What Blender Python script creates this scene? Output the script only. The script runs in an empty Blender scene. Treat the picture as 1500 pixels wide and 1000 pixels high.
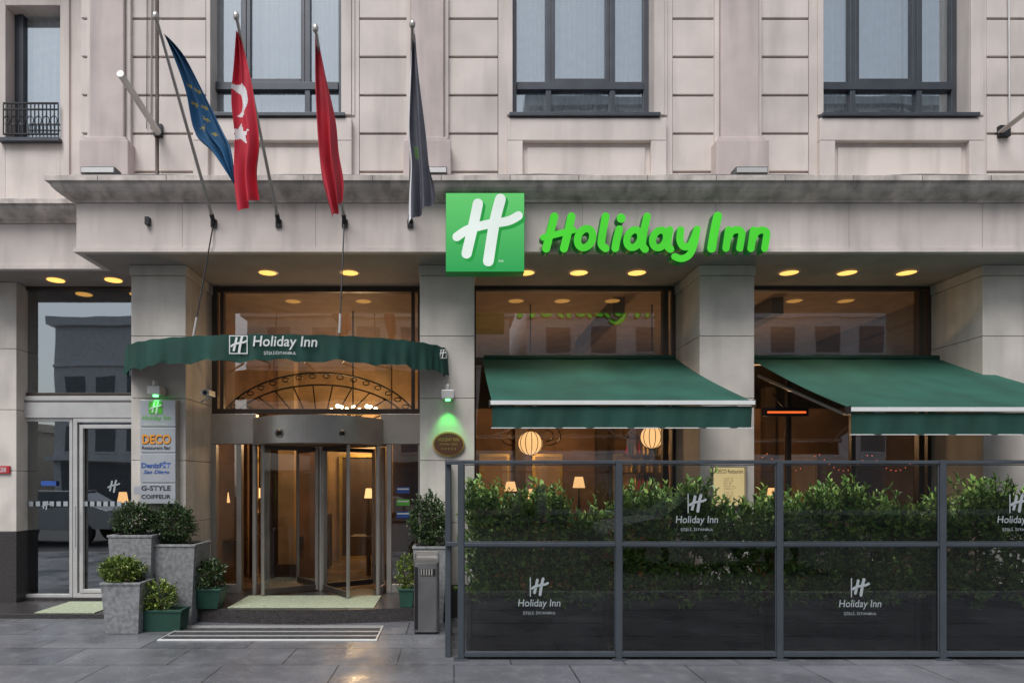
import bpy, math, random
from mathutils import Vector, Matrix, noise as mnoise
random.seed(7)
scene=bpy.context.scene
CX,HY,F,E=665.0,705.0,950.0,1.75      # surveyed from the photograph
def X(px,Y): return (px-CX)/F*Y
def Z(py,Y): return E+(HY-py)/F*Y
YF,YP,YG,YU,YL=7.88,8.35,9.25,8.10,8.51   # fascia, pier front, glass, upper wall, left-wing fascia
ZS=4.53                                   # soffit height
# ------------------------------------------------------------------ materials
def newmat(name):
    m=bpy.data.materials.new(name); m.use_nodes=True
    nt=m.node_tree; nt.nodes.clear()
    o=nt.nodes.new('ShaderNodeOutputMaterial')
    return m,nt,o
def nd(nt,t,**k):
    n=nt.nodes.new(t)
    for a,b in k.items(): setattr(n,a,b)
    return n
def mixc(nt,fac,a,b,mode='MIX'):
    n=nd(nt,'ShaderNodeMix',data_type='RGBA',blend_type=mode)
    for s,v in ((n.inputs[0],fac),(n.inputs[6],a),(n.inputs[7],b)):
        if isinstance(v,(int,float)): s.default_value=v
        elif isinstance(v,tuple): s.default_value=(*v,1) if len(v)==3 else v
        else: nt.links.new(v,s)
    return n.outputs[2]
def noisen(nt,scale,stretch=(1,1,1),detail=4,lo=.35,hi=.65):
    tc=nd(nt,'ShaderNodeTexCoord'); mp=nd(nt,'ShaderNodeMapping'); mp.inputs['Scale'].default_value=stretch
    nt.links.new(tc.outputs['Object'],mp.inputs[0])
    n=nd(nt,'ShaderNodeTexNoise'); n.inputs['Scale'].default_value=scale; n.inputs['Detail'].default_value=detail
    nt.links.new(mp.outputs[0],n.inputs['Vector'])
    r=nd(nt,'ShaderNodeMapRange'); r.inputs[1].default_value=lo; r.inputs[2].default_value=hi
    nt.links.new(n.outputs['Fac'],r.inputs[0])
    return r.outputs[0]
def mat(name,col,rough=.6,metal=0,var=.15,scale=4,stain=0,streak=(4,4,.5),bump=0,bscale=60,emis=None,es=0,island=0,spec=.5):
    m,nt,o=newmat(name); p=nd(nt,'ShaderNodeBsdfPrincipled'); nt.links.new(p.outputs[0],o.inputs[0])
    dark=tuple(c*(1-var) for c in col); lite=tuple(min(1,c*(1+var*.6)) for c in col)
    c=mixc(nt,noisen(nt,scale),dark,lite)
    if stain:
        c=mixc(nt,noisen(nt,1.0,streak,6,.48,.75),c,mixc(nt,stain,c,tuple(x*.35 for x in col)))
    if island:
        g=nd(nt,'ShaderNodeNewGeometry'); r=nd(nt,'ShaderNodeMapRange'); r.inputs[3].default_value=1-island; r.inputs[4].default_value=1+island*.6
        nt.links.new(g.outputs['Random Per Island'],r.inputs[0])
        h=nd(nt,'ShaderNodeHueSaturation'); nt.links.new(r.outputs[0],h.inputs['Value']); nt.links.new(c,h.inputs['Color']); c=h.outputs[0]
    nt.links.new(c,p.inputs['Base Color'])
    p.inputs['Roughness'].default_value=rough; p.inputs['Metallic'].default_value=metal
    p.inputs['Specular IOR Level'].default_value=spec
    if bump:
        b=nd(nt,'ShaderNodeBump'); b.inputs['Strength'].default_value=bump; b.inputs['Distance'].default_value=.01
        nt.links.new(noisen(nt,bscale,(1,1,1),3,0,1),b.inputs['Height']); nt.links.new(b.outputs[0],p.inputs['Normal'])
    if emis:
        p.inputs['Emission Color'].default_value=(*emis,1); p.inputs['Emission Strength'].default_value=es
    return m
def glass(name,tint=(.8,.85,.85),refl=.08,rough=.01,ior=1.5,wob=.06,gcol=(1,1,1)):
    m,nt,o=newmat(name)
    t=nd(nt,'ShaderNodeBsdfTransparent'); t.inputs[0].default_value=(*tint,1)
    g=nd(nt,'ShaderNodeBsdfGlossy'); g.inputs['Roughness'].default_value=rough; g.inputs[0].default_value=(*gcol,1)
    f=nd(nt,'ShaderNodeFresnel'); f.inputs[0].default_value=ior
    a=nd(nt,'ShaderNodeMath',operation='ADD',use_clamp=True); a.inputs[1].default_value=refl
    nt.links.new(f.outputs[0],a.inputs[0])
    x=nd(nt,'ShaderNodeMixShader'); nt.links.new(a.outputs[0],x.inputs[0]); nt.links.new(t.outputs[0],x.inputs[1]); nt.links.new(g.outputs[0],x.inputs[2])
    b=nd(nt,'ShaderNodeBump'); b.inputs['Strength'].default_value=wob; b.inputs['Distance'].default_value=.02
    nt.links.new(noisen(nt,1.3,(1,1,1),1,0,1),b.inputs['Height']); nt.links.new(b.outputs[0],g.inputs['Normal'])
    nt.links.new(x.outputs[0],o.inputs[0]); return m
def emit(name,col,s):
    m,nt,o=newmat(name); e=nd(nt,'ShaderNodeEmission'); e.inputs[1].default_value=s
    c=mixc(nt,noisen(nt,2.5),tuple(x*.9 for x in col),col); nt.links.new(c,e.inputs[0]); nt.links.new(e.outputs[0],o.inputs[0]); return m

WALL=mat('facade_stone',(.63,.56,.52),.75,var=.11,scale=1.6,stain=.35,bump=.15,island=.07)
PIL=mat('pilaster_stone',(.53,.45,.43),.75,var=.12,scale=2,stain=.4,bump=.15)
FAS=mat('fascia_stone',(.62,.55,.51),.75,var=.12,scale=1.2,stain=.42,bump=.15)
COR=mat('cornice_stone',(.58,.52,.48),.85,var=.25,scale=5,stain=.7,streak=(7,7,1.2),bump=.4,bscale=25)
PIER=mat('pier_stone',(.60,.55,.50),.6,var=.14,scale=2.2,stain=.35,bump=.12,island=.12)
JOINT=mat('joint_dark',(.14,.125,.12),.9)
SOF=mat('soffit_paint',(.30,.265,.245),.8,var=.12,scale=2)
ALU=mat('aluminium_light',(.55,.54,.53),.4,.3,var=.08)
STEEL=mat('brushed_steel',(.44,.41,.38),.38,.6,var=.12,scale=3)
DKF=mat('window_frame_dark',(.055,.062,.075),.4,.2)
BRZ=mat('bronze_frame',(.07,.055,.048),.4,.4)
BLACK=mat('black_metal',(.02,.02,.022),.4,.3)
GRAN=mat('dark_granite',(.055,.05,.05),.3,var=.6,scale=60)
GUP=glass('upper_window_glass',(.95,.98,1.0),.34,gcol=(.9,.97,1))
GLF=glass('shop_glass',(.75,.78,.80),.28,gcol=(.9,.96,1))
GST=glass('storefront_glass',(.74,.74,.74),.15)
GDR=glass('door_glass',(.84,.85,.85),.04)
GFU=glass('screen_glass_clear',(.96,.97,.97),.035)
GFL=glass('screen_glass_tinted',(.86,.89,.90),.045)
FENCE=mat('fence_steel_paint',(.07,.082,.098),.45,.3,var=.1)
CURT=mat('curtain_fabric',(.86,.89,.92),.9,var=.06,scale=9)
GREEN=mat('awning_fabric',(.012,.085,.060),.85,var=.2,scale=2,stain=.35,streak=(3,.6,.6),bump=.25,bscale=200)
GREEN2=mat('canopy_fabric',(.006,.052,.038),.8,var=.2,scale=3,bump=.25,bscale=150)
WHITE=mat('white_paint',(.70,.71,.70),.5,var=.06)
DECAL=mat('frosted_decal',(.33,.37,.39),.7,var=.04)
RED=mat('flag_red',(.50,.012,.035),.75,var=.12)
REDB=mat('flag_red_deep',(.42,.012,.03),.75,var=.15)
BLUE=mat('flag_blue',(.010,.085,.20),.75,var=.15)
GOLD=mat('flag_gold',(.35,.27,.06),.7)
GREYF=mat('flag_grey',(.10,.10,.125),.8,var=.2)
FWH=mat('flag_white',(.75,.75,.76),.8,var=.05)
FGR=mat('flag_green',(.10,.20,.07),.8)
CONC=mat('planter_concrete',(.23,.235,.24),.8,var=.3,scale=22,bump=.3)
GPOT=mat('green_pot_paint',(.015,.065,.045),.5,var=.2)
SOIL=mat('soil',(.03,.022,.015),.95)
WOODD=mat('dark_wood',(.035,.032,.032),.6,var=.3,scale=6)
BARK=mat('stem_bark',(.08,.055,.035),.9)
INW=mat('interior_wall',(.22,.125,.075),.7,var=.4,scale=1.5)
INB=mat('interior_brown',(.08,.05,.035),.5,var=.3,scale=2)
INC=mat('interior_ceiling',(.28,.20,.15),.8,var=.15)
INF=mat('interior_floor',(.28,.21,.15),.2,var=.4,scale=1.8)
MARB=mat('interior_cream_marble',(.50,.34,.18),.4,var=.25,scale=2)
SHADE=emit('lamp_shade_glow',(1,.55,.22),1.9)
BULB=emit('bulb_glow',(1,.75,.42),16)
REDB_=emit('red_fairy_glow',(1,.18,.08),2)
DLM=emit('downlight_glow',(1,.50,.12),1.9)
HEAT=emit('heater_glow',(1,.16,.03),1.1)
SGREEN=emit('sign_letter_green',(.085,.68,.05),1.0)
SSIDE=mat('sign_letter_side',(.008,.10,.02),.5,emis=(.0,.12,.015),es=.3)
SWHITE=emit('sign_white_lit',(.86,.95,.9),.95)
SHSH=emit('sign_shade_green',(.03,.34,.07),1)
MENU=emit('menu_glow',(1,.78,.38),.62)
MATG=mat('door_mat',(.36,.40,.28),.95,var=.2,scale=30,bump=.5)
SIGNP=mat('sign_panel_silver',(.42,.44,.47),.4,.3,var=.05)
ORANGE=mat('sign_orange',(.8,.32,.03),.5); NAVY=mat('sign_navy',(.03,.09,.35),.5); INK=mat('sign_ink',(.03,.03,.04),.5)
SGRN=mat('sign_green_paint',(.12,.5,.05),.5)
PLQ=mat('plaque_brown',(.10,.035,.02),.4); PLG=mat('plaque_gold',(.6,.42,.12),.35,.6)
REDS=mat('red_sign',(.45,.02,.03),.5)
GRATE=mat('grate_dark',(.09,.092,.098),.55,.0,var=.3,scale=20)
GLOWG=emit('green_lamp_glow',(.12,1,.2),5)
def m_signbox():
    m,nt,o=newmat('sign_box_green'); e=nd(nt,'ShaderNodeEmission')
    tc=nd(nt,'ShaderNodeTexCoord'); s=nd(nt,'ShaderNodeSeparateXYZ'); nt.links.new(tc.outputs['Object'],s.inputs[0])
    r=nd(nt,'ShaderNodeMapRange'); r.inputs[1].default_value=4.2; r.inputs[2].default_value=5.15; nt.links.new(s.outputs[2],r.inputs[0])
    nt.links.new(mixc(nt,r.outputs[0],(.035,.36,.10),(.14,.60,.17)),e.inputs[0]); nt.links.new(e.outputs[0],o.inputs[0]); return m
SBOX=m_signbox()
def m_leaf(name,a,b,c):
    m,nt,o=newmat(name); p=nd(nt,'ShaderNodeBsdfPrincipled'); g=nd(nt,'ShaderNodeNewGeometry'); r=nd(nt,'ShaderNodeValToRGB')
    r.color_ramp.elements[0].color=(*a,1); r.color_ramp.elements[1].color=(*c,1); r.color_ramp.elements[1].position=1
    e=r.color_ramp.elements.new(.6); e.color=(*b,1)
    nt.links.new(g.outputs['Random Per Island'],r.inputs[0]); nt.links.new(r.outputs[0],p.inputs['Base Color']); p.inputs['Roughness'].default_value=.38
    nt.links.new(p.outputs[0],o.inputs[0]); return m
LEAFH=m_leaf('laurel_leaf',(.09,.19,.04),(.20,.36,.075),(.38,.50,.13))
LEAFD=m_leaf('box_leaf',(.015,.035,.012),(.04,.08,.025),(.09,.15,.04))
LEAFY=m_leaf('yellow_green_leaf',(.05,.09,.015),(.13,.20,.03),(.28,.33,.06))
def m_pave():
    m,nt,o=newmat('pavement_slabs'); p=nd(nt,'ShaderNodeBsdfPrincipled'); nt.links.new(p.outputs[0],o.inputs[0])
    tc=nd(nt,'ShaderNodeTexCoord'); b=nd(nt,'ShaderNodeTexBrick'); b.offset=.5
    b.inputs['Scale'].default_value=1; b.inputs['Brick Width'].default_value=1.1; b.inputs['Row Height'].default_value=.62; b.inputs['Mortar Size'].default_value=.007
    b.inputs['Color1'].default_value=(.13,.135,.152,1); b.inputs['Color2'].default_value=(.20,.205,.225,1); b.inputs['Mortar'].default_value=(.04,.04,.045,1)
    nt.links.new(tc.outputs['Object'],b.inputs['Vector'])
    c=mixc(nt,noisen(nt,1.1,(1,1,1),7,.4,.7),b.outputs['Color'],mixc(nt,.55,b.outputs['Color'],(.05,.05,.055)))
    c=mixc(nt,noisen(nt,6,(1,1,1),5,.5,.75),c,mixc(nt,.35,c,(.30,.30,.31)))
    c=mixc(nt,noisen(nt,45,(1,1,1),3,.3,.7),mixc(nt,.3,c,(.03,.03,.03)),c)
    nt.links.new(c,p.inputs['Base Color'])
    r=nd(nt,'ShaderNodeMapRange'); r.inputs[3].default_value=.18; r.inputs[4].default_value=.5; nt.links.new(noisen(nt,1.6),r.inputs[0]); nt.links.new(r.outputs[0],p.inputs['Roughness'])
    bp=nd(nt,'ShaderNodeBump'); bp.inputs['Strength'].default_value=.25; bp.inputs['Distance'].default_value=.01; nt.links.new(noisen(nt,14,(1,1,1),4,0,1),bp.inputs['Height']); nt.links.new(bp.outputs[0],p.inputs['Normal'])
    return m
PAVE=m_pave(); ASPH=mat('asphalt',(.05,.05,.052),.85,var=.3,scale=30)
# ------------------------------------------------------------------ mesh builder
class M:
    def __init__(s): s.v=[];s.f=[];s.mi=[];s.mats=[]
    def m(s,mt):
        if mt not in s.mats: s.mats.append(mt)
        return s.mats.index(mt)
    def add(s,vs,fs,mt):
        b=len(s.v); k=s.m(mt); s.v+= [tuple(v) for v in vs]
        for f in fs: s.f.append(tuple(b+i for i in f)); s.mi.append(k)
        return s
    def box(s,x0,x1,y0,y1,z0,z1,mt,tap=0):
        t=tap
        vs=[(x0+t,y0+t,z0),(x1-t,y0+t,z0),(x1-t,y1-t,z0),(x0+t,y1-t,z0),(x0,y0,z1),(x1,y0,z1),(x1,y1,z1),(x0,y1,z1)]
        return s.add(vs,[(0,3,2,1),(4,5,6,7),(0,1,5,4),(1,2,6,5),(2,3,7,6),(3,0,4,7)],mt)
    def cyl(s,p0,p1,r0,mt,r1=None,n=12):
        r1=r0 if r1 is None else r1
        p0=Vector(p0);p1=Vector(p1);d=(p1-p0).normalized(); a=d.orthogonal().normalized(); b=d.cross(a)
        vs=[p0+(a*math.cos(2*math.pi*i/n)+b*math.sin(2*math.pi*i/n))*r0 for i in range(n)]+[p1+(a*math.cos(2*math.pi*i/n)+b*math.sin(2*math.pi*i/n))*r1 for i in range(n)]
        fs=[(i,(i+1)%n,n+(i+1)%n,n+i) for i in range(n)]+[tuple(range(n))[::-1],tuple(range(n,2*n))]
        return s.add(vs,fs,mt)
    def tube(s,pts,r,mt,n=6):
        for a,b in zip(pts,pts[1:]): s.cyl(a,b,r,mt,n=n)
        return s
    def sph(s,c,r,mt,nu=14,nv=9,sz=1,half=None):
        vs=[];fs=[]
        for j in range(nv+1):
            th=math.pi*j/nv
            for i in range(nu):
                ph=2*math.pi*i/nu; vs.append((c[0]+r*math.sin(th)*math.cos(ph),c[1]+r*math.sin(th)*math.sin(ph),c[2]+r*sz*math.cos(th)))
        for j in range(nv):
            for i in range(nu): fs.append((j*nu+i,(j+1)*nu+i,(j+1)*nu+(i+1)%nu,j*nu+(i+1)%nu))
        return s.add(vs,fs,mt)
    def obj(s,name,parent=None,bevel=0,smooth=False):
        me=bpy.data.meshes.new(name); me.from_pydata(s.v,[],s.f)
        for mt in s.mats: me.materials.append(mt)
        me.polygons.foreach_set('material_index',s.mi)
        if smooth: me.polygons.foreach_set('use_smooth',[True]*len(s.f))
        me.update(); o=bpy.data.objects.new(name,me); scene.collection.objects.link(o)
        if parent: o.parent=parent
        if bevel:
            b=o.modifiers.new('bevel','BEVEL'); b.width=bevel; b.segments=2; b.limit_method='ANGLE'
        return o
def empty(name):
    e=bpy.data.objects.new(name,None); scene.collection.objects.link(e); return e
def frame(mb,x0,x1,z0,z1,y0,y1,w,mt):
    mb.box(x0,x0+w,y0,y1,z0,z1,mt).box(x1-w,x1,y0,y1,z0,z1,mt).box(x0+w,x1-w,y0,y1,z1-w,z1,mt).box(x0+w,x1-w,y0,y1,z0,z0+w,mt)
def catm(pts,k=8):
    if len(pts)<3: return pts
    P=[pts[0]]+list(pts)+[pts[-1]]; out=[]
    for i in range(1,len(P)-2):
        for j in range(k):
            t=j/k; out.append(tuple(.5*((2*P[i][a])+(-P[i-1][a]+P[i+1][a])*t+(2*P[i-1][a]-5*P[i][a]+4*P[i+1][a]-P[i+2][a])*t*t+(-P[i-1][a]+3*P[i][a]-3*P[i+1][a]+P[i+2][a])*t**3) for a in (0,1)))
    out.append(pts[-1]); return out
def ribbon(mb,pts,hw,y0,y1,mf,ms,closed=False,smooth=True,hw2=None):
    """flat stroke in XZ with round caps, front at y0, back at y1"""
    if closed: pts=list(pts)+[pts[0]]
    elif smooth: pts=catm(pts)
    n=len(pts);L=[];R=[]
    for i,(x,z) in enumerate(pts):
        a=pts[max(i-1,0)];b=pts[min(i+1,n-1)]
        if closed and i in(0,n-1): a=pts[-2];b=pts[1]
        dx,dz=b[0]-a[0],b[1]-a[1];l=math.hypot(dx,dz) or 1; nx,nz=-dz/l,dx/l
        w=hw if hw2 is None else hw+(hw2-hw)*i/(n-1)
        L.append((x+nx*w,z+nz*w));R.append((x-nx*w,z-nz*w))
    vs=[];fs=[]
    for (a,b) in zip(L,R): vs+=[(a[0],y0,a[1]),(b[0],y0,b[1])]
    mb.add(vs,[(2*i,2*i+1,2*i+3,2*i+2) for i in range(n-1)],mf)
    def side(o):
        m=len(o); mb.add([(p[0],y0+.0005,p[1]) for p in o]+[(p[0],y1,p[1]) for p in o],[(i,i+1,m+i+1,m+i) for i in range(m-1)],ms)
    if closed: side(L);side(R);return
    def cap(c,s,e):
        a0=math.atan2(s[1]-c[1],s[0]-c[0]); r=math.hypot(s[0]-c[0],s[1]-c[1])
        return [(c[0]+r*math.cos(a0-math.pi*k/8),c[1]+r*math.sin(a0-math.pi*k/8)) for k in range(9)]
    c1=cap(pts[-1],L[-1],R[-1]); c0=cap(pts[0],R[0],L[0])
    for c in (c0,c1): mb.add([(p[0],y0,p[1]) for p in c],[tuple(range(9))],mf)
    side(L[:-1]+c1+R[::-1][1:]+c0[1:])
def txt(body,box,Y,mt,name,parent,ext=.003,shear=0,offset=0,ymap=None,world=False):
    c=bpy.data.curves.new(name,'FONT'); c.body=body; c.shear=shear; c.offset=offset; c.resolution_u=3
    t=bpy.data.objects.new('tmp',c); scene.collection.objects.link(t); bpy.context.view_layer.update()
    me=bpy.data.meshes.new_from_object(t.evaluated_get(bpy.context.evaluated_depsgraph_get())); bpy.data.objects.remove(t)
    xs=[v.co.x for v in me.vertices]; ys=[v.co.y for v in me.vertices]
    if not xs: return
    x0,z1,x1,z0=X(box[0],Y),Z(box[1],Y),X(box[2],Y),Z(box[3],Y)
    mnx,mxx,mny,mxy=min(xs),max(xs),min(ys),max(ys)
    for v in me.vertices:
        xx=x0+(v.co.x-mnx)/(mxx-mnx)*(x1-x0); zz=z0+(v.co.y-mny)/(mxy-mny)*(z1-z0)
        v.co=(xx,(ymap(xx) if ymap else Y),zz)
    me.materials.clear(); me.materials.append(mt); me.name=name
    o=bpy.data.objects.new(name,me); scene.collection.objects.link(o); o.parent=parent; return o
def hlogo(mb,box,Y,mt,y1=None,fr=True,ymap=None,hw=.062,sd=None):
    x0,z1,x1,z0=X(box[0],Y),Z(box[1],Y),X(box[2],Y),Z(box[3],Y); y1=y1 or Y+.002
    cx,cz,s=(x0+x1)/2,(z0+z1)/2,min(x1-x0,z1-z0)
    yo=(ymap(cx) if ymap else Y); y1=yo+(y1-Y); k=0
    for pts,w in (([(-.10,.36),(-.15,.12),(-.25,-.30)],hw),([(.20,.42),(.12,.1),(.04,-.40)],hw*1.05),([(-.38,-.08),(-.22,.02),(.05,.09),(.30,.13),(.44,.20)],hw*.85)):
        ribbon(mb,[(cx+a*s,cz+b*s) for a,b in pts],w*s,yo-k*.0015,y1,mt,sd or mt); k+=1
    if fr: frame(mb,cx-s/2,cx+s/2,cz-s/2,cz+s/2,yo-.001,yo+.001,s*.05,mt)

# ================================================================== HOTEL BUILDING
hotel=empty('hotel_building')
W=[(-3.165,-1.407),(.733,2.493),(4.604,6.437)]
ZSILL=6.31; ZT=9.4
b=M()
bays=[(X(302,YU),X(526,YU)),(X(730,YU),X(985,YU)),(X(1185,YU),X(1445,YU))]
for (a,c),(w0,w1) in zip(bays,W):
    w0r=max(w0,a+.05)
    b.box(a,w0r,YU,YU+.5,5.2,ZT,WALL); b.box(w1,c,YU,YU+.5,5.2,ZT,WALL); b.box(w0r,w1,YU,YU+.5,5.2,ZSILL-.05,WALL); b.box(w0r,w1,YU,YU+.5,ZT-.3,ZT,WALL)
b.obj('upper_wall_bays',hotel)
b=M()
for (a,c),(w0,w1) in zip(bays,W):
    f0,f1=w0-.07,w1+.13
    if f0>a: b.box(f0,w0-.002,YU-.03,YU+.1,ZSILL+.0,ZT,WALL)
    b.box(w1+.002,f1,YU-.03,YU+.1,ZSILL,ZT,WALL)
    b.box(w1+.131,w1+.17,YU-.015,YU+.1,ZSILL,ZT,WALL)
    z0,z1=5.3,ZSILL-.06
    g0,g1=w0-.07,w1+.14
    b.box(g0,g1,YU-.07,YU+.1,z1-.28,z1,WALL); b.box(g0,g0+.19,YU-.07,YU+.1,z0,z1-.282,WALL); b.box(g1-.19,g1,YU-.07,YU+.1,z0,z1-.282,WALL)
    b.box(g0+.25,g1-.25,YU-.02,YU+.1,z0,z1-.34,FAS)
b.obj('window_surrounds',hotel,bevel=.008)
b=M(); zr=6.09
rust=[(X(183,YU),X(228,YU)),(X(232,YU),X(302,YU)),(X(526,YU),X(602,YU)),(X(650,YU),X(730,YU)),(X(985,YU),X(1057,YU)),(X(1112,YU),X(1185,YU)),(X(1445,YU),X(1640,YU)),(X(118,YU),X(131,YU))]
for a,c in rust:
    b.box(a,c,YU+.035,YU+.5,5.2,ZT,FAS)
    for k in range(-2,7):
        z0=zr+k*.478
        b.box(a+.006,c-.006,YU,YU+.03,z0+.014,z0+.478-.014,WALL)
b.box(X(1640,YU),10.5,YU,YU+.5,5.2,ZT,WALL)
b.obj('rusticated_stone_panels',hotel,bevel=.006)
b=M()
for p0,p1 in ((131,181),(602,650),(1057,1112)):
    x0,x1=X(p0,YU-.1),X(p1,YU-.1)
    b.box(x0,x1,YU-.10,YU+.4,5.2,ZT,PIL); b.box(x0-.06,x0-.002,YU-.05,YU+.3,5.2,ZT,WALL); b.box(x1+.002,x1+.06,YU-.05,YU+.3,5.2,ZT,WALL)
    b.box(x0-.09,x1+.09,YU-.17,YU+.3,5.2,5.93,PIL); b.box(x0-.05,x1+.05,YU-.14,YU+.3,5.932,5.98,PIL)
b.obj('pilasters',hotel,bevel=.012)
def win(w0,w1,mulls,y,zs,trans,name,zt=9.3,fw=.07):
    fr=M(); frame(fr,w0,w1,zs,zt,y,y+.08,fw,DKF)
    for m_ in mulls: fr.box(m_-.035,m_+.035,y-.01,y+.07,zs+fw,zt-fw,DKF)
    if trans: fr.box(w0+fw,w1-fw,y-.02,y+.06,trans-.05,trans+.05,DKF)
    if len(mulls)==2:
        a,c=mulls[0]+.036,mulls[1]-.036; frame(fr,a,c,trans+.052,zt-.1,y-.005,y+.05,.05,DKF)
    fr.obj(name+'_frame',hotel,bevel=.006)
    g=M(); g.add([(w0,y+.04,zs),(w1,y+.04,zs),(w1,y+.04,zt),(w0,y+.04,zt)],[(0,1,2,3)],GUP); g.obj(name+'_glass',hotel)
for i,(w0,w1) in enumerate(W):
    w=w1-w0
    win(w0,w1,[w0+w*.27,w0+w*.735],8.30,ZSILL,Z(127,8.30),'upper_window')
    s=M(); s.box(w0-.05,w1+.06,YU-.10,8.38,ZSILL-.05,ZSILL-.003,DKF); s.obj('window_sill',hotel,bevel=.006)
    for (c0,c1,yy) in ((w0-.1,w0+w*.36,8.44),(w0+w*.28,w0+w*.76,8.50),(w0+w*.68,w1+.2,8.44)):
        vs=[];n=90
        for k in range(n+1):
            x=c0+(c1-c0)*k/n; y=yy+.016*math.sin(k*.9)+.008*math.sin(k*2.3+i)
            vs+=[(x,y,ZSILL-.05),(x,y,9.4)]
        c=M().add(vs,[(2*k,2*k+2,2*k+3,2*k+1) for k in range(n)],CURT); c.obj('curtain',hotel,smooth=True)
b=M(); b.box(-9,10.5,11.5,11.6,4.7,9.6,INC); b.box(-9,10.5,8.61,11.5,5.2,5.3,INF); b.box(-9,10.5,7.95,11.6,9.41,9.6,WALL)
b.box(10.5,10.6,7.95,15.5,-.1,9.6,WALL); b.box(-9.1,-9,8.8,15.5,-.1,9.6,WALL)
b.obj('upper_floor_shell',hotel)
YLU=8.70
b=M(); x0,x1=X(8,YLU),X(88,YLU); zs=Z(205,YLU)
b.box(-9,x0,YLU,YLU+.4,5.2,ZT,WALL); b.box(x1,X(118,YU)+.15,YLU,YLU+.4,5.2,ZT,WALL); b.box(x0,x1,YLU,YLU+.4,5.2,zs-.03,WALL); b.box(x0,x1,YLU,YLU+.4,Z(8,YLU),ZT,WALL)
b.box(X(95,YLU),X(103,YLU),YLU-.03,YLU+.1,5.2,ZT,WALL)
b.box(X(118,YU),X(118,YU)+.04,YU+.51,YLU,5.2,ZT,WALL)
b.obj('left_wing_wall',hotel,bevel=.006)
win(x0,x1,[x0+.09],8.88,zs,None,'left_window',zt=Z(8,8.88)+.02,fw=.06)
s=M(); s.box(x0-.05,x1+.03,YLU-.08,9.0,zs-.05,zs-.004,DKF)
zr0,zr1=Z(200,YLU),Z(153,YLU)
s.box(x0,x1,YLU-.05,YLU-.03,zr1-.02,zr1,BLACK).box(x0,x1,YLU-.05,YLU-.03,zr1-.10,zr1-.085,BLACK).box(x0,x1,YLU-.05,YLU-.03,zr0,zr0+.02,BLACK)
for k in range(15):
    x=x0+(x1-x0)*k/14; s.box(x-.006,x+.006,YLU-.046,YLU-.034,zr0,zr1-.02,BLACK)
for k in range(7):
    cx=x0+(x1-x0)*(k+.5)/7
    s.tube([(cx+.045*math.cos(a*math.pi/5),YLU-.05,(zr0+zr1)/2-.03+.06*math.sin(a*math.pi/5)) for a in range(11)],.006,BLACK,5)
s.obj('window_railing',hotel)
c=M(); n=70; vs=[]
for k in range(n+1):
    x=x0-.1+(x1-x0+.3)*k/n; vs+=[(x,9.02+.02*math.sin(k*.9),zs-.05),(x,9.02+.02*math.sin(k*.9),8.7)]
c.add(vs,[(2*k,2*k+2,2*k+3,2*k+1) for k in range(n)],CURT).obj('left_curtain',hotel,smooth=True)
XE=-4.587
def path(d): return [(-9,YL-d),(XE-d,YL-d),(XE-d,YF-d),(10.5,YF-d)]
def sweep(prof,mt,name,smooth=False):
    vs=[];fs=[]
    for d,z in prof:
        for x,y in path(d): vs.append((x,y,z))
    for j in range(len(prof)-1):
        for i in range(3): a=j*4+i; fs.append((a,a+1,a+5,a+4))
    M().add(vs,fs,mt).obj(name,hotel,smooth=smooth)
sweep([(-.06,ZS-.0),(.025,ZS-.0),(.025,ZS+.05),(0,ZS+.055),(0,5.13)],FAS,'fascia_band')
sweep([(0,5.131),(.03,5.131),(.03,5.155),(.045,5.165),(.07,5.172),(.11,5.185),(.155,5.21),(.19,5.245),(.205,5.28),(.21,5.295),(.24,5.297),(.24,5.355),(.235,5.36),(-.45,5.43)],COR,'cornice')
b=M(); x=-3.3
while x<10: b.box(x-.003,x+.003,YF-.0015,YF+.05,ZS+.06,5.12,SOF); x+=1.62
x=-4.2
while x<10: b.box(x-.004,x+.004,YF-.242,YF-.2,5.298,5.354,JOINT); x+=.81
b.tube([(-4.5+.5*k,YF-.20+.01*math.sin(k*2.1),5.372+.008*math.sin(k*1.3)) for k in range(30)],.007,BLACK,5)
x=X(217,7.86); b.box(x-.025,x+.025,YF-.06,YF-.001,Z(330,7.86),Z(319,7.86),BLACK)
b.obj('stone_joints_and_cables',hotel)
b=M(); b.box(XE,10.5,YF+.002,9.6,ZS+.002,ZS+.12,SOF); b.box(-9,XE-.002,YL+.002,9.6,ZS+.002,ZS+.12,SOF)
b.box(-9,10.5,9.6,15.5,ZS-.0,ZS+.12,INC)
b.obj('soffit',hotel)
PX=[(-4.157,-3.454),(-.44,.264),(3.164,3.867),(6.81,7.52)]
b=M(); j=M()
for x0,x1 in PX:
    j.box(x0+.02,x1-.02,YP+.02,YG+.25,0,ZS,JOINT)
    zz=[0,.42,1.22,2.02,2.82,3.62,ZS-.13]
    for k in range(len(zz)-1): b.box(x0,x1,YP,YG+.28,zz[k]+.003,zz[k+1]-.003,PIER if k else GRAN)
    b.box(x0-.015,x1+.015,YP-.015,YG+.27,ZS-.127,ZS-.001,PIER)
x0,x1=-9,X(24,9.05)
for k,(a,c) in enumerate(((0,1.05),(1.05,1.9),(1.9,2.75),(2.75,3.6),(3.6,ZS))): b.box(x0,x1,9.05,9.5,a+.003,c-.003,PIER if k else GRAN)
b.obj('stone_piers',hotel,bevel=.006); j.obj('pier_core',hotel)
def lamp(name,typ,loc,power,col,parent,size=.1,rot=None,spot=None):
    l=bpy.data.lights.new(name,typ); l.energy=power; l.color=col
    l.shadow_soft_size=size
    if spot: l.spot_size=spot; l.spot_blend=.6
    o=bpy.data.objects.new(name,l); o.location=loc; scene.collection.objects.link(o); o.parent=parent
    if rot: o.rotation_euler=rot
    return o
b=M()
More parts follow.
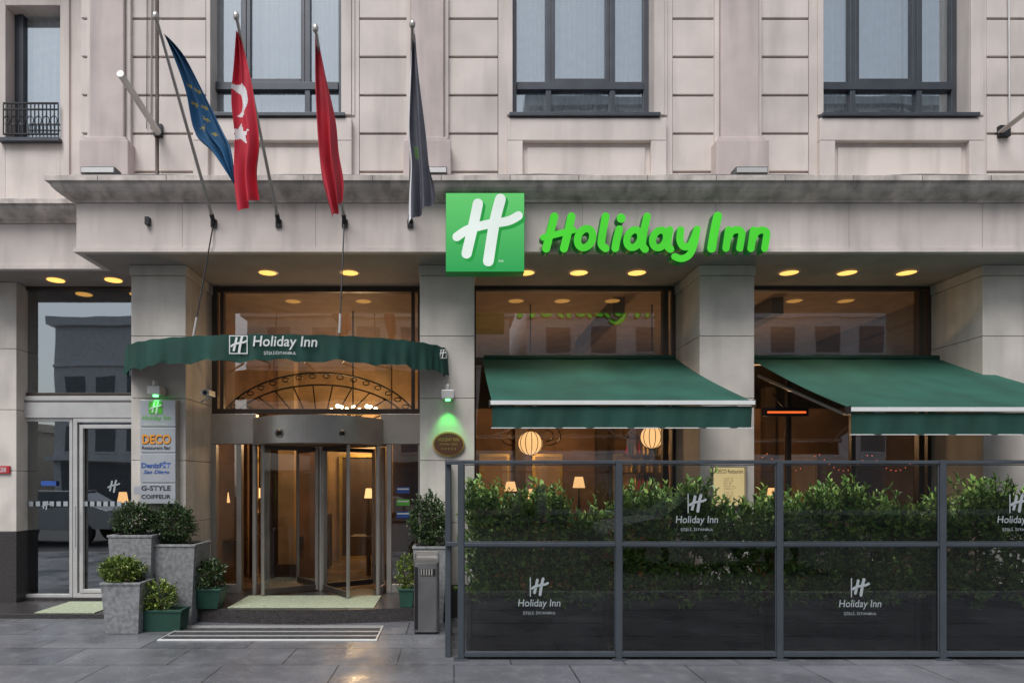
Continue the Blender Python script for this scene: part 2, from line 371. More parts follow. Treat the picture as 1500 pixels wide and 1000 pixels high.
YD=8.62
for i_,px in enumerate((392,512,770,848,933,1156,1241,1328)):
    x=X(px,YD); b.cyl((x,YD,ZS-.002),(x,YD,ZS-.010),.115,DLM,n=24)
    n=24; vs=[]
    for k in range(n):
        cc,ss=math.cos(2*math.pi*k/n),math.sin(2*math.pi*k/n)
        vs+=[(x+.117*cc,YD+.117*ss,ZS-.014),(x+.14*cc,YD+.14*ss,ZS-.006)]
    b.add(vs,[(2*k,2*k+1,(2*k+3)%(2*n),(2*k+2)%(2*n)) for k in range(n)],ALU)
    if px in (392,512,848,1241): lamp('downlight_lamp','SPOT',(x,YD,ZS-.03),20,(1,.66,.33),hotel,.1,spot=math.radians(130))
for px in (85,169):
    x=X(px,9.0); b.cyl((x,8.95,ZS-.002),(x,8.95,ZS-.010),.11,DLM,n=24)
b.obj('downlights',hotel)
# --- left storefront
b=M(); xl,xr=X(26,YG),-4.0; zb=.10
zt1,zb1=Z(580,YG),Z(612,YG)
frame(b,xl,xr,zt1,ZS,YG,YG+.08,.05,BRZ)
b.box(xl,xr,YG-.03,YG+.1,zb1,zt1-.002,ALU)
b.box(xl,xr,YG-.035,YG+.1,zt1-.09,zt1-.06,JOINT)
frame(b,xl,X(106,YG),zb,zb1-.002,YG,YG+.08,.045,ALU)
frame(b,X(108,YG),xr,zb,zb1-.002,YG-.02,YG+.08,.06,ALU)
frame(b,X(118,YG),xr+.3,zb+.07,zb1-.1,YG-.03,YG+.02,.05,ALU)
b.cyl((X(116,YG),YG-.1,Z(740,YG)),(X(116,YG),YG-.1,Z(800,YG)),.013,ALU)
b.box(xl,xr,YG-.02,YG+.1,0,zb-.002,GRAN)
b.obj('storefront_frames',hotel,bevel=.004)
g=M(); g.add([(xl,YG+.04,zb),(xr,YG+.04,zb),(xr,YG+.04,ZS),(xl,YG+.04,ZS)],[(0,1,2,3)],GLF); g.obj('storefront_glass',hotel)
b=M()
for x0,x1 in ((31,102),(121,190)):
    for k in range(7):
        a=X(x0+(x1-x0)*k/7+1,YG); b.box(a,a+.06,YG+.0,YG+.01,Z(741,YG),Z(734,YG),DECAL)
b.box(X(60,YG),X(82,YG),YG+.001,YG+.011,Z(711,YG),Z(704,YG),NAVY)
b.obj('door_stickers',hotel)
b=M(); hlogo(b,(156,702,176,722),YG-.04,DECAL,fr=False); hlogo(b,(60,733,74,747),YG-.02,DECAL,fr=False); b.obj('door_logo',hotel)
# --- entrance
xe0,xe1=-3.454,-.44
zhd=Z(606,YG)
b=M(); frame(b,xe0,xe1,zhd,ZS,YG,YG+.09,.075,BRZ)
b.box(xe0+.12,xe0+.17,YG-.01,YG+.08,zhd,ZS-.08,BRZ); b.box(xe1-.17,xe1-.12,YG-.01,YG+.08,zhd,ZS-.08,BRZ)
zp=.17; zo=Z(650,YG)
DX,DY,DR=-1.93,9.42,.95
b.box(xe0,DX-DR*.93,YG-.04,YG+.1,zo,zhd-.002,STEEL); b.box(DX+DR*.93,xe1,YG-.04,YG+.1,zo,zhd-.002,STEEL)
for x in (xe0,xe0+.36,DX+DR+.02,xe1-.07): b.box(x,x+.07,YG-.03,YG+.08,zp,zo-.002,STEEL)
b.box(xe0+.07,xe0+.36,YG-.02,YG+.07,zp,zp+.12,STEEL); b.box(DX+DR+.09,xe1-.07,YG-.02,YG+.07,zp,zp+.12,STEEL)
b.obj('entrance_frame',hotel,bevel=.005)
g=M(); g.add([(xe0,YG+.05,zhd),(xe1,YG+.05,zhd),(xe1,YG+.05,ZS),(xe0,YG+.05,ZS)],[(0,1,2,3)],GST)
for a,c in ((xe0+.07,xe0+.36),(DX+DR+.09,xe1-.07)): g.add([(a,YG+.03,zp),(c,YG+.03,zp),(c,YG+.03,zo),(a,YG+.03,zo)],[(0,1,2,3)],GST)
g.obj('entrance_glass',hotel)
b=M()
for z0,mt in ((Z(722,YG),NAVY),(Z(740,YG),SGRN),(Z(758,YG),NAVY)):
    b.box(X(581,YG),X(600,YG),YG+.0,YG+.012,z0,z0+.09,mt); b.box(X(582,YG),X(599,YG),YG-.003,YG-.001,z0+.05,z0+.07,WHITE)
b.obj('window_stickers',hotel)
rd=empty('revolving_door'); rd.parent=hotel
def arc(mb,cx,cy,r0,r1,a0,a1,z0,z1,mt,n=32):
    vs=[];fs=[]
    for k in range(n+1):
        a=math.radians(a0+(a1-a0)*k/n); c,s_=math.cos(a),math.sin(a)
        vs+=[(cx+r0*c,cy+r0*s_,z0),(cx+r1*c,cy+r1*s_,z0),(cx+r1*c,cy+r1*s_,z1),(cx+r0*c,cy+r0*s_,z1)]
    for k in range(n):
        p=4*k
        for q in range(4): fs.append((p+q,p+(q+1)%4,p+4+(q+1)%4,p+4+q))
    fs+=[(0,1,2,3),(4*n,4*n+3,4*n+2,4*n+1)]
    mb.add(vs,fs,mt)
zc0=Z(648,8.49); zc1=Z(607,8.49)
b=M(); arc(b,DX,DY,DR-.05,DR,180,360,zc0,zc1,STEEL,48)
arc(b,DX,DY,0.02,DR-.055,180,540,zc0+.02,zc0+.05,INC,48); arc(b,DX,DY,.02,DR-.002,180,540,zc1-.02,zc1-.003,STEEL,48)
b.obj('drum_canopy',rd,smooth=False)
b=M()
for a in (200,340,160,20):
    an=math.radians(a); b.cyl((DX+DR*.97*math.cos(an),DY+DR*.97*math.sin(an),zp),(DX+DR*.97*math.cos(an),DY+DR*.97*math.sin(an),zc0),.035,STEEL)
for a0,a1 in ((160,200),(-20,20)):
    arc(b,DX,DY,DR*.95,DR*.99,a0,a1,zp,zp+.1,STEEL,12)
b.cyl((DX,DY,zp),(DX,DY,zc0),.035,STEEL)
for a in (216,306,36,126):
    an=math.radians(a); u=Vector((math.cos(an),math.sin(an),0)); p=Vector((DX,DY,0))
    def bar(r0,r1,z0,z1,t=.018):
        nrm=Vector((-u.y,u.x,0))*t; q0,q1=p+u*r0,p+u*r1
        vs=[q0-nrm,q1-nrm,q1+nrm,q0+nrm]; vs=[(v.x,v.y,z0) for v in vs]+[(v.x,v.y,z1) for v in vs]
        b.add(vs,[(0,3,2,1),(4,5,6,7),(0,1,5,4),(1,2,6,5),(2,3,7,6),(3,0,4,7)],BRZ if r1-r0>.3 else STEEL)
    R=DR*.93
    bar(.05,.09,zp+.02,zc0-.01); bar(R-.04,R,zp+.02,zc0-.01); bar(.09,R-.04,zp+.02,zp+.10); bar(.09,R-.04,zc0-.07,zc0-.01)
b.obj('door_wings_frame',rd,bevel=.003)
g=M()
for a in (216,306,36,126):
    an=math.radians(a); q=(DX+.9*DR*math.cos(an),DY+.9*DR*math.sin(an)); g.add([(DX,DY,zp+.1),(q[0],q[1],zp+.1),(q[0],q[1],zc0-.05),(DX,DY,zc0-.05)],[(0,1,2,3)],GDR)
for a0,a1 in ((160,200),(-20,20)):
    vs=[]
    for k in range(13):
        an=math.radians(a0+(a1-a0)*k/12); vs+=[(DX+DR*.97*math.cos(an),DY+DR*.97*math.sin(an),zp+.1),(DX+DR*.97*math.cos(an),DY+DR*.97*math.sin(an),zc0)]
    g.add(vs,[(2*k,2*k+2,2*k+3,2*k+1) for k in range(12)],GDR)
g.obj('door_glass',rd)
b=M()
for px in (408,500):
    x=X(px,8.5); y=DY-math.sqrt(max(0,DR**2-(x-DX)**2)); b.sph((x,y-.01,Z(634,8.5)),.045,BLACK,sz=.8); b.cyl((x,y+.02,Z(634,8.5)),(x,y-.03,Z(634,8.5)),.055,STEEL,n=16)
b.obj('sensor_domes',rd,smooth=True)
b=M(); yf=9.7; cx,cz=X(468,yf),Z(640,yf)
for R,zs_ in ((1.55,.62),(1.42,.55),(.9,.34),(.45,.17)):
    b.tube([(cx+R*math.cos(math.radians(a)),yf,cz+R*zs_*math.sin(math.radians(a))) for a in range(0,181,6)],.012,BLACK,6)
for a in range(10,180,12):
    c,s_=math.cos(math.radians(a)),math.sin(math.radians(a)); b.cyl((cx+.45*c,yf,cz+.17*s_),(cx+1.42*c,yf,cz+.78*s_),.01,BLACK,n=6)
for a in range(6,178,8):
    c,s_=math.cos(math.radians(a)),math.sin(math.radians(a)); x,z=cx+1.485*c,cz+.91*s_
    b.tube([(x+.05*math.cos(t*math.pi/4),yf,z+.03*math.sin(t*math.pi/4)) for t in range(9)],.008,BLACK,5)
b.obj('wrought_iron_fanlight',hotel)
# --- restaurant bays
b=M(); g=M()
for n_,(x0,x1) in enumerate(((.264,3.164),(3.867,6.81),(7.52,10.4))):
    frame(b,x0,x1,.1,ZS,YG,YG+.09,.05,BRZ)
    b.box(x1-.19,x1-.11,YG-.02,YG+.08,.15,ZS-.05,BRZ)
    b.box(x0+.05,x1-.19,YG-.01,YG+.08,3.42,3.52,BRZ)
    w=(x1-.19-x0)
    if n_:
        for k in (1,2): b.box(x0+w*k/3-.03,x0+w*k/3+.03,YG,YG+.07,.15,3.42,BRZ)
    g.add([(x0,YG+.04,.1),(x1,YG+.04,.1),(x1,YG+.04,ZS),(x0,YG+.04,ZS)],[(0,1,2,3)],GST)
b.obj('restaurant_window_frames',hotel,bevel=.004); g.obj('restaurant_glass',hotel)
# --- interiors
b=M(); b.box(-9,10.5,15.4,15.5,0,ZS,INW); b.box(-.2,-.1,9.5,15.4,0,ZS,INW); b.box(-4.0,-3.9,9.5,15.4,0,ZS,INW)
b.box(-9,10.5,9.3,15.5,.0,.02,INF)
b.box(.3,10,12.9,13.0,0,3.2,INW)
for x in (1.3,2.9,4.6,6.2,8): b.box(x-.1,x+.1,12.7,12.9,0,3.6,INB)
for x in (.5,1.55,3.15,5.0,6.6): frame(b,x,x+.6,1.3,2.3,12.84,12.9,.06,PLG); b.box(x+.061,x+.539,12.86,12.89,1.361,2.239,MARB)
for z in (1.2,1.55,1.9,2.25,2.6): b.box(3.3,4.4,12.55,12.69,z,z+.03,INB)
for x in (0.0,2.4,4.8,7.2): b.box(x,x+.18,9.8,12.9,ZS-.25,ZS-.002,INB)
b.box(-9,-4.0,12.0,12.1,0,ZS,INB)
b.box(-3.4,-2.5,13.0,13.3,0,1.1,INB); b.box(-1.55,-.5,12.8,13.3,0,1.1,INW); b.box(-1.6,-.45,12.75,13.35,1.1,1.14,MARB)
for x in (-2.95,-1.25): b.box(x-.14,x+.14,11.4,11.7,.02,3.9,MARB); b.box(x-.18,x+.18,11.36,11.74,.02,.3,INB)
b.box(-3.8,-.3,14.6,14.7,.02,ZS,MARB); b.box(-2.5,-1.6,14.5,14.59,.02,2.3,INB); frame(b,-2.56,-1.54,.02,2.36,14.45,14.5,.07,PLG)
frame(b,-1.3,-.6,1.3,2.3,14.5,14.58,.06,PLG); frame(b,-3.5,-2.8,1.3,2.3,14.5,14.58,.06,PLG)
b.box(-3.85,-2.55,12.2,12.28,.02,3.0,INB); b.box(-1.15,-.25,12.2,12.28,.02,2.7,INB)
b.obj('interior_rooms',hotel)
b=M(); random.seed(3)
for z in (1.23,1.58,1.93,2.28):
    for k in range(13):
        x=3.36+k*.08; h=random.uniform(.16,.26); mt=random.choice([GPOT,INK,PLG,REDS,MARB]); b.cyl((x,12.62,z),(x,12.62,z+h*.65),.026,mt,n=8); b.cyl((x,12.62,z+h*.65),(x,12.62,z+h),.026,mt,.009,n=8)
b.obj('shelf_bottles',hotel)
random.seed(7)
lamp('restaurant_lamp','POINT',(1.6,11.3,2.6),66,(1,.62,.30),hotel,.2)
lamp('restaurant_lamp','POINT',(5.2,11.3,2.6),60,(1,.62,.30),hotel,.2)
lamp('lobby_lamp','POINT',(-2.0,10.9,2.9),55,(1,.66,.34),hotel,.2)
lamp('lobby_lamp','POINT',(-2.0,13.6,2.8),95,(1,.66,.34),hotel,.2)
def globe(px,py,Y,r):
    o=M(); x,z=X(px,Y),Z(py,Y); o.sph((x,Y,z),r,SHADE,20,12)
    for k in range(6):
        an=math.pi*k/6; o.tube([(x+r*1.02*math.sin(t*math.pi/8)*math.cos(an),Y+r*1.02*math.sin(t*math.pi/8)*math.sin(an),z+r*1.02*math.cos(t*math.pi/8)) for t in range(17)],.006,BRZ,5)
    for sgn in (-1,1):
        for q in (1,1.7): o.tube([(x+sgn*(r+.05*q+.12*q*math.sin(t*math.pi/8)),Y,z+.12+.09*q*math.cos(t*math.pi/8)) for t in range(9)],.009,BRZ,5)
    o.cyl((x,Y,z+r),(x,Y,ZS),.01,BRZ,n=6); o.obj('pendant_lamp')
globe(777,649,10.2,.19); globe(955,640,10.2,.18)
def tlamp(px,py,Y,r=.1):
    o=M(); x,z=X(px,Y),Z(py,Y); o.cyl((x,Y,z-.09),(x,Y,z+.09),r,SHADE,r*.65,n=18); o.cyl((x,Y,z-.35),(x,Y,z-.09),.015,BRZ,n=8); o.cyl((x,Y,.75),(x,Y,z-.3),.05,BRZ,.02,n=10)
    o.box(x-.3,x+.3,Y-.3,Y+.3,.72,.76,INB); o.cyl((x,Y,.02),(x,Y,.72),.04,INB); o.obj('table_lamp')
for a in ((848,706,10.6,.10),(780,724,10.4,.09),(748,712,12.2,.12),(697,715,10.8,.10),(1130,722,11,.08),(330,728,11.2,.08),(180,728,11.0,.09),(447,726,12.3,.10),(540,722,12.0,.08)): tlamp(*a)
o=M()
for k in range(11):
    x=X(482+k*7,10.6); z=Z(598+3*math.sin(k*2.1),10.6); yy=10.6+.2*math.cos(k); o.sph((x,yy,z),.034,BULB,8,6); o.cyl((x,yy,z-.02),(X(517,10.6),10.6,Z(612,10.6)),.006,BRZ,n=5)
o.cyl((X(517,10.6),10.6,Z(620,10.6)),(X(517,10.6),10.6,ZS),.012,BRZ); o.obj('chandelier')
o=M(); pts_=[]
for k in range(44):
    x=4.1+k*.075; z=2.2-.28*abs(math.sin(k*.29)); pts_.append((x,10.2,z)); o.sph((x,10.2,z),.008,REDB_,6,4)
o.tube(pts_,.003,BLACK,4); o.obj('fairy_light_string')
o=M(); z=Z(604,8.9); o.box(X(1118,8.9),X(1182,8.9),8.86,8.94,z-.05,z+.06,BLACK).box(X(1122,8.9),X(1178,8.9),8.85,8.859,z-.014,z+.014,HEAT); o.cyl((X(1150,8.9),8.9,z+.06),(X(1150,8.9),9.25,z+.3),.015,BLACK); o.obj('patio_heater')
for px0,px1 in ((118,168),(622,655),(1078,1125)):
    Y=7.78; x0,x1=X(px0,Y),X(px1,Y); z0=5.44; o=M(); o.box(x0,x1,Y,Y+.16,z0,z0+.085,GRATE); o.box(x0+.01,x1-.01,Y-.008,Y-.001,z0+.012,z0+.07,ALU); o.box(x0+.05,x0+.08,Y+.03,Y+.12,5.37,z0,BLACK); o.box(x1-.08,x1-.05,Y+.03,Y+.12,5.37,z0,BLACK)
    o.tube([(x1,Y+.1,z0+.03),(x1+.08,Y+.08,z0+.02),(x1+.15,Y+.1,z0-.02)],.008,BLACK,5); o.obj('floodlight',bevel=.01)
o=M(); o.cyl((X(228,7.98),8.08,Z(190,7.98)),(X(176,7.08),7.08,Z(108,7.08)),.038,ALU,n=18); o.box(X(222,8),X(234,8),8.05,8.1,Z(196,8),Z(178,8),BLACK); o.obj('wall_bracket_tube')
o=M(); o.cyl((X(1475,7.98),8.08,Z(188,7.98)),(X(1475,7.98),7.2,Z(188,7.98)+.1),.03,STEEL,n=14); o.box(X(1470,8),X(1486,8),8.05,8.12,Z(196,8),Z(180,8),BLACK); o.cyl((X(1486,8),8.07,Z(180,8)),(X(1484,8),8.07,9.3),.01,ALU); o.obj('wall_bracket_tube')
o=M(); o.tube([(X(222,YU),YU-.02,Z(190,YU)),(X(224,YU),YU-.02,8.8)],.009,SOF,5); o.tube([(X(216,YU),YU-.02,Z(190,YU)),(X(217,YU),YU-.02,8.8)],.005,BLACK,5); o.obj('wall_cable')

# ================================================================== SIGNS
sg=empty('illuminated_hotel_sign'); Ys=7.66
x0,x1,z0,z1=X(653,Ys),X(768,Ys),Z(398,Ys),Z(283,Ys)
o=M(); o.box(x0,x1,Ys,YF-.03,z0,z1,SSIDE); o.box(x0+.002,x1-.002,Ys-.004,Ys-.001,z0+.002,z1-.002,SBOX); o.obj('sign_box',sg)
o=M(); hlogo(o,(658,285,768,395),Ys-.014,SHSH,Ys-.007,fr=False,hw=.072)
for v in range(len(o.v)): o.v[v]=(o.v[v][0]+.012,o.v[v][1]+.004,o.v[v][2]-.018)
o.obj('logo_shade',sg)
o=M(); hlogo(o,(656,283,766,393),Ys-.018,SWHITE,Ys-.008,fr=False,hw=.068); o.obj('logo_letter',sg)
txt('TM',(730,381,737,384),Ys-.008,SWHITE,'trademark_text',sg)
o=M(); k=0; Yt=7.70; hw=5.6/F*Yt
def px(pts): return [(X(a,Yt),Z(b_,Yt)) for a,b_ in pts]
def st(pts,w=1.0,closed=False):
    global k
    ribbon(o,px(pts),hw*w,Yt-.0015*(k%8),Yt+.12,SGREEN,SSIDE,closed=closed); k+=1
def ell(cx,cy,rx,ry,sh=.18): return [(cx+rx*math.cos(t*math.pi/14)-sh*ry*math.sin(t*math.pi/14),cy+ry*math.sin(t*math.pi/14)) for t in range(28)]
st([(812,317),(806,340),(800,364)],1.05); st([(837,317),(832,340),(826,364)],1.05); st([(796,348),(812,344),(840,337)],.85)
st(ell(857,349,11,14),.95,True)
st([(887,317),(882,345),(881,358),(887,364)]); st([(907,336),(903,352),(901,364)]); st([(909.5,319.5),(909.6,320.5)],1.15)
st(ell(928,350,10,13),.92,True); st([(948,317),(943,340),(941,358),(945,365)],.98)
st(ell(966,350,10,13),.92,True); st([(981,337),(978,352),(978,361),(982,365)],.98)
st([(997,337),(996,352),(1001,361),(1010,360),(1016,350),(1021,336)],.95); st([(1021,336),(1016,360),(1009,374),(998,379),(988,376)],.9)
st([(1051,317),(1046,340),(1042,364)],1.15)
for d in (0,37): st([(1067+d,337),(1063+d,364)],.95); st([(1066+d,350),(1071+d,340),(1080+d,337),(1086+d,341),(1085+d,352),(1083+d,364)],.92)
o.obj('channel_letters',sg)
ds=empty('directory_sign'); Y=8.22
o=M(); x0,x1=X(205,Y),X(257,Y); zt,zb_=Z(585,Y),Z(738,Y); hs=[585,625,663,707,738]
o.box(x0,x1,Y+.03,YP-.002,zb_,zt,STEEL)
for a,c in zip(hs,hs[1:]): o.box(x0,x1,Y,Y+.029,Z(c,Y)+.006,Z(a,Y)-.006,SIGNP)
o.obj('sign_panels',ds,bevel=.004); Yt2=Y-.004
o=M(); o.box(X(218,Y),X(238,Y),Y-.004,Y-.001,Z(606,Y),Z(588,Y),SGRN); hlogo(o,(218,587,238,607),Y-.008,WHITE,fr=False); o.obj('sign_logo',ds)
txt('Holiday Inn',(208,608,250,617),Yt2,SGRN,'sign_text',ds,shear=.2); txt('ŞİŞLİ İSTANBUL',(211,619,246,623),Yt2,WHITE,'sign_text',ds)
txt('DECO',(209,637,251,651),Yt2+.002,INK,'sign_text',ds,offset=.05); txt('DECO',(208,636,250,650),Yt2,ORANGE,'sign_text',ds,offset=.03); txt('Restaurant Bar',(208,653,250,658),Yt2,INK,'sign_text',ds,offset=.02)
txt('DenizFİT',(207,675,250,685),Yt2,NAVY,'sign_text',ds,offset=.03); txt('San Diego',(210,688,248,695),Yt2,NAVY,'sign_text',ds,shear=.3,offset=.02)
txt('G-STYLE',(207,711,250,718),Yt2,INK,'sign_text',ds,offset=.02); txt('COIFFEUR',(207,724,250,730),Yt2,INK,'sign_text',ds,offset=.02)
o=M(); o.box(X(195,Y),X(204,Y),Y+.02,Y+.06,Z(724,Y),Z(712,Y),SIGNP); o.obj('side_tab',ds)
def wlamp(px_,py_,Y,p):
    e=empty('wall_lamp'); x,z=X(px_,Y),Z(py_,Y); o=M(); o.box(x-.08,x+.08,Y-.06,YP-.001,z-.01,z+.10,ALU); o.cyl((x,Y-.02,z+.10),(x,Y-.02,z+.17),.03,ALU); o.cyl((x,Y,z-.035),(x,Y,z-.011),.035,GLOWG); o.obj('lamp_body',e,bevel=.01)
    lamp('lamp_light','SPOT',(x,Y-.0,z-.06),p,(.1,1,.15),e,.04,rot=(math.radians(18),0,0),spot=math.radians(70))
wlamp(656,583,8.2,10); wlamp(228,577,8.2,3)
o=M(); x,z=X(309,8.4),Z(578,8.4); o.box(x-.05,x+.05,8.2,8.42,z-.03,z+.04,ALU); o.cyl((x,8.19,z),(x,8.2,z),.03,BLACK); o.cyl((x,8.35,z-.03),(x-.16,8.5,z-.08),.015,ALU); o.obj('security_camera',bevel=.008)
pe=empty('hotel_plaque'); Y=8.31; cx,cz=X(657,Y),Z(650,Y)
o=M()
for rx,rz,y,mt in ((.205,.158,Y,PLG),(.185,.138,Y-.012,PLQ)):
    n=40; vs=[(cx+rx*math.cos(2*math.pi*i/n),y,cz+rz*math.sin(2*math.pi*i/n)) for i in range(n)]+[(cx+rx*math.cos(2*math.pi*i/n),YP-.001,cz+rz*math.sin(2*math.pi*i/n)) for i in range(n)]
    o.add(vs,[tuple(range(n))]+[(i,(i+1)%n,n+(i+1)%n,n+i) for i in range(n)],mt)
o.obj('plaque_body',pe); txt('HOLIDAY INN',(642,641,672,646),Y-.016,PLG,'plaque_text',pe); txt('İSTANBUL ŞİŞLİ',(644,648,670,652),Y-.016,PLG,'plaque_text',pe); txt('* * * * *',(646,655,668,659),Y-.016,PLG,'plaque_text',pe)
me_=empty('menu_board'); Y=8.28; o=M(); frame(o,X(1043,Y),X(1095,Y),Z(742,Y),Z(682,Y),Y,YP-.001,.02,STEEL); o.box(X(1046,Y),X(1092,Y),Y+.03,Y+.04,Z(740,Y),Z(684,Y),MENU); o.obj('menu_case',me_)
txt('DECO Restaurant',(1050,687,1089,693),Y+.02,INK,'menu_text',me_,offset=.01)
for i in range(2): txt('soup 12\nsalad 14\npasta 24\ngrill 28\nfish 35\nkebab 26\ndessert 14\ncoffee 6',(1060,699+i*20,1078,717+i*20),Y+.02,INB,'menu_text',me_)
he=empty('house_number_sign'); o=M(); o.box(X(-14,9),X(12,9),9.02,9.048,Z(693,9),Z(682,9),REDS); o.obj('plate',he); txt('208',(0,684,9,691),9.015,WHITE,'number_text',he)

# ================================================================== FLAGS
def flag(name,base,top,L,R,Yf,func,mats,folds=2.5,amp=.055):
    e=empty(name); o=M(); bx,bz=base
    p0=Vector((bx,YF-.02,bz)); p1=Vector(top)
    o.cyl(p0,p1,.021,STEEL,.014,n=10); o.sph(p1,.03,STEEL,10,6,1.5); d=(p1-p0).normalized()
    o.cyl(p0,p0+d*.10,.027,BLACK,n=10); o.box(bx-.035,bx+.035,YF-.03,YF-.001,bz-.06,bz+.03,BLACK)
    o.cyl(p0+d*.1+Vector((0,-.01,.02)),p1-d*.02+Vector((.02,0,-.03)),.003,WHITE,n=5)
    o.obj('flag_pole',e,smooth=False)
    L=catm(L,8);R=catm(R,8)
    def samp(P,t):
        q=t*(len(P)-1);i=min(int(q),len(P)-2);f=q-i; return (P[i][0]*(1-f)+P[i+1][0]*f,P[i][1]*(1-f)+P[i+1][1]*f)
    nu,nt_=64,150; c=M(); vs=[]; pp=[]
    for mt in mats: c.m(mt)
    for j in range(nt_+1):
        t=j/nt_; l=samp(L,t); r=samp(R,t)
        for i in range(nu+1):
            u=i/nu; s_=u+.05*math.sin(u*math.pi*2*folds+t*3)*min(1,t*3)
            x=l[0]+(r[0]-l[0])*s_; y=l[1]+(r[1]-l[1])*s_; pp.append((x,y))
            dy=amp*math.sin(u*math.pi*2*folds+t*2.2+1)*min(1,.3+t*1.5)+.02*math.sin(u*17+t*7)
            vs.append((X(x,Yf),Yf+dy,Z(y,Yf)))
    c.v=vs
    for j in range(nt_):
        for i in range(nu):
            a=j*(nu+1)+i; c.f.append((a,a+1,a+nu+2,a+nu+1)); q=pp[a]; q2=pp[a+nu+2]
            c.mi.append(func((q[0]+q2[0])/2,(q[1]+q2[1])/2,(i+.5)/nu,(j+.5)/nt_))
    c.obj('flag_cloth',e,smooth=True)
def star(x,y,cx,cy,r,rot=0):
    dx,dy=x-cx,y-cy; d=math.hypot(dx,dy); a=(math.atan2(dy,dx)+rot)%(2*math.pi/5)-math.pi/5
    ri=r*.38; A=math.pi/5
    a=abs(a); x1,y1=ri,0; x2,y2=r*math.cos(A),r*math.sin(A); px_,py_=d*math.cos(a),d*math.sin(a)
    return (x2-x1)*(py_-y1)-(y2-y1)*(px_-x1)>0
def eu(x,y,u,t):
    for cx,cy in ((276,122),(289,132),(284,150),(299,156),(303,176),(295,184),(314,196)):
        if star(x,y,cx,cy,5): return 1
    return 0
def tr(x,y,u,t):
    if (x-350)**2/13**2+(y-146)**2/24**2<1 and not ((x-344)**2/11**2+(y-151)**2/18**2<1): return 1
    if star(x,y,352,196,17,.3): return 1
    return 0
zb4=4.89
flag('european_union_flag',(X(313,7.86),zb4),(X(228,6.33),6.33,Z(24,6.33)),[(241,52),(255,90),(272,140),(283,195),(312,225),(344,272)],[(243,53),(272,85),(302,140),(330,195),(341,222),(346,270)],6.45,eu,[BLUE,GOLD])
flag('turkish_flag',(X(408,7.86),zb4),(X(346,6.30),6.30,Z(24,6.30)),[(346,48),(340,100),(336,150),(341,200),(341,262),(348,314)],[(351,48),(362,95),(370,140),(379,205),(377,250),(382,284)],6.42,tr,[RED,FWH],folds=2.2,amp=.04)
flag('red_flag',(X(505,7.86),zb4),(X(462,6.2),6.2,Z(42,6.2)),[(461,56),(460,120),(462,190),(469,255),(478,290),(488,322)],[(466,56),(477,110),(490,170),(494,220),(501,262),(501,292)],6.35,lambda x,y,u,t:0,[REDB],folds=1.8)
flag('grey_flag',(X(601,7.86),zb4),(X(604,6.3),6.3,Z(36,6.3)),[(603,50),(600,110),(596,190),(600,240),(598,290),(598,328)],[(608,50),(613,110),(622,190),(627,240),(634,270),(638,292)],6.42,lambda x,y,u,t:1 if u<.16 else (2 if (t>.48 and t<.56 and u>.35 and u<.48) else 0),[GREYF,FWH,FGR],folds=2)

# ================================================================== ENTRANCE CANOPY
cn=empty('entrance_canopy'); ccx,ca,cb,cy0=-2.125,2.04,.92,8.33
def cys(x):
    q=max(0,1-((x-ccx)/ca)**2); return cy0-cb*math.sqrt(q)
o=M(); n=220; vs=[]; zt_=3.43; zbm=3.12
rows=9
for j in range(rows):
    f=j/(rows-1)
    for i in range(n+1):
        a=math.pi*i/n; x=ccx-ca*math.cos(a); y=cy0-cb*math.sin(a); s_=i/n*40
        sc=.02*abs(math.sin(s_*math.pi*.5))
        rip=.020*math.sin(s_*2.1)*f+.012*math.sin(s_*5.3+1)*f
        nx,ny=-math.cos(a)*cb,-math.sin(a)*ca; l=math.hypot(nx,ny) or 1
        z=zt_+(zbm-zt_)*f+(sc+.016*math.sin(s_*1.3))*(f>.9)-.04*f*(abs(math.cos(a))**4)+.006*math.sin(s_*2.7)*(1-f)
        vs.append((x+nx/l*rip,y+ny/l*rip,z))
o.add(vs,[(j*(n+1)+i,j*(n+1)+i+1,(j+1)*(n+1)+i+1,(j+1)*(n+1)+i) for j in range(rows-1) for i in range(n)],GREEN2)
vs=[]
for i in range(n+1):
    a=math.pi*i/n; vs.append((ccx-ca*math.cos(a),cy0-cb*math.sin(a),zt_+.006*math.sin(i/n*40*2.7)))
for i in range(n+1):
    a=math.pi*i/n; vs.append((ccx-ca*.55*math.cos(a),cy0-.15*math.sin(a)-.03,zt_+.10))
o.add(vs,[(i,i+1,n+2+i,n+1+i) for i in range(n)],GREEN2)
o.obj('canopy_fabric',cn,smooth=True)
o=M()
for zz,r in ((zt_-.01,.018),(zbm+.1,.012)):
    o.tube([(ccx-(ca-.04)*math.cos(math.pi*i/40),cy0-(cb-.04)*math.sin(math.pi*i/40),zz) for i in range(41)],r,BLACK,6)
for i in (6,13,20,27,34): o.tube([(ccx-(ca-.04)*math.cos(math.pi*i/40),cy0-(cb-.04)*math.sin(math.pi*i/40),zt_-.01),(ccx-.5*ca*math.cos(math.pi*i/40),YG,zt_+.02)],.015,BLACK,6)
o.obj('canopy_frame',cn)
o=M()
for (a,b_) in (((X(312,7.85),YF-.02,Z(328,7.85)),(X(277,7.5),7.62,3.44)),((X(504,7.85),YF-.02,Z(325,7.85)),(X(497,7.45),7.46,3.45))):
    o.cyl(a,b_,.009,BLACK,n=6); v=Vector(b_); d=(Vector(a)-v).normalized(); o.cyl(v,v+d*.25,.016,STEEL,n=8); o.sph(a,.03,BLACK,8,6)
o.obj('suspension_cables',cn)
ym=lambda x:cys(x)-.034
o=M(); hlogo(o,(337,491,364,520),7.42,WHITE,ymap=ym,hw=.06); hlogo(o,(641,506,654,532),8.1,WHITE,ymap=lambda x:cys(min(x,ccx+ca*.995))-.04,hw=.06); o.obj('canopy_logo',cn)
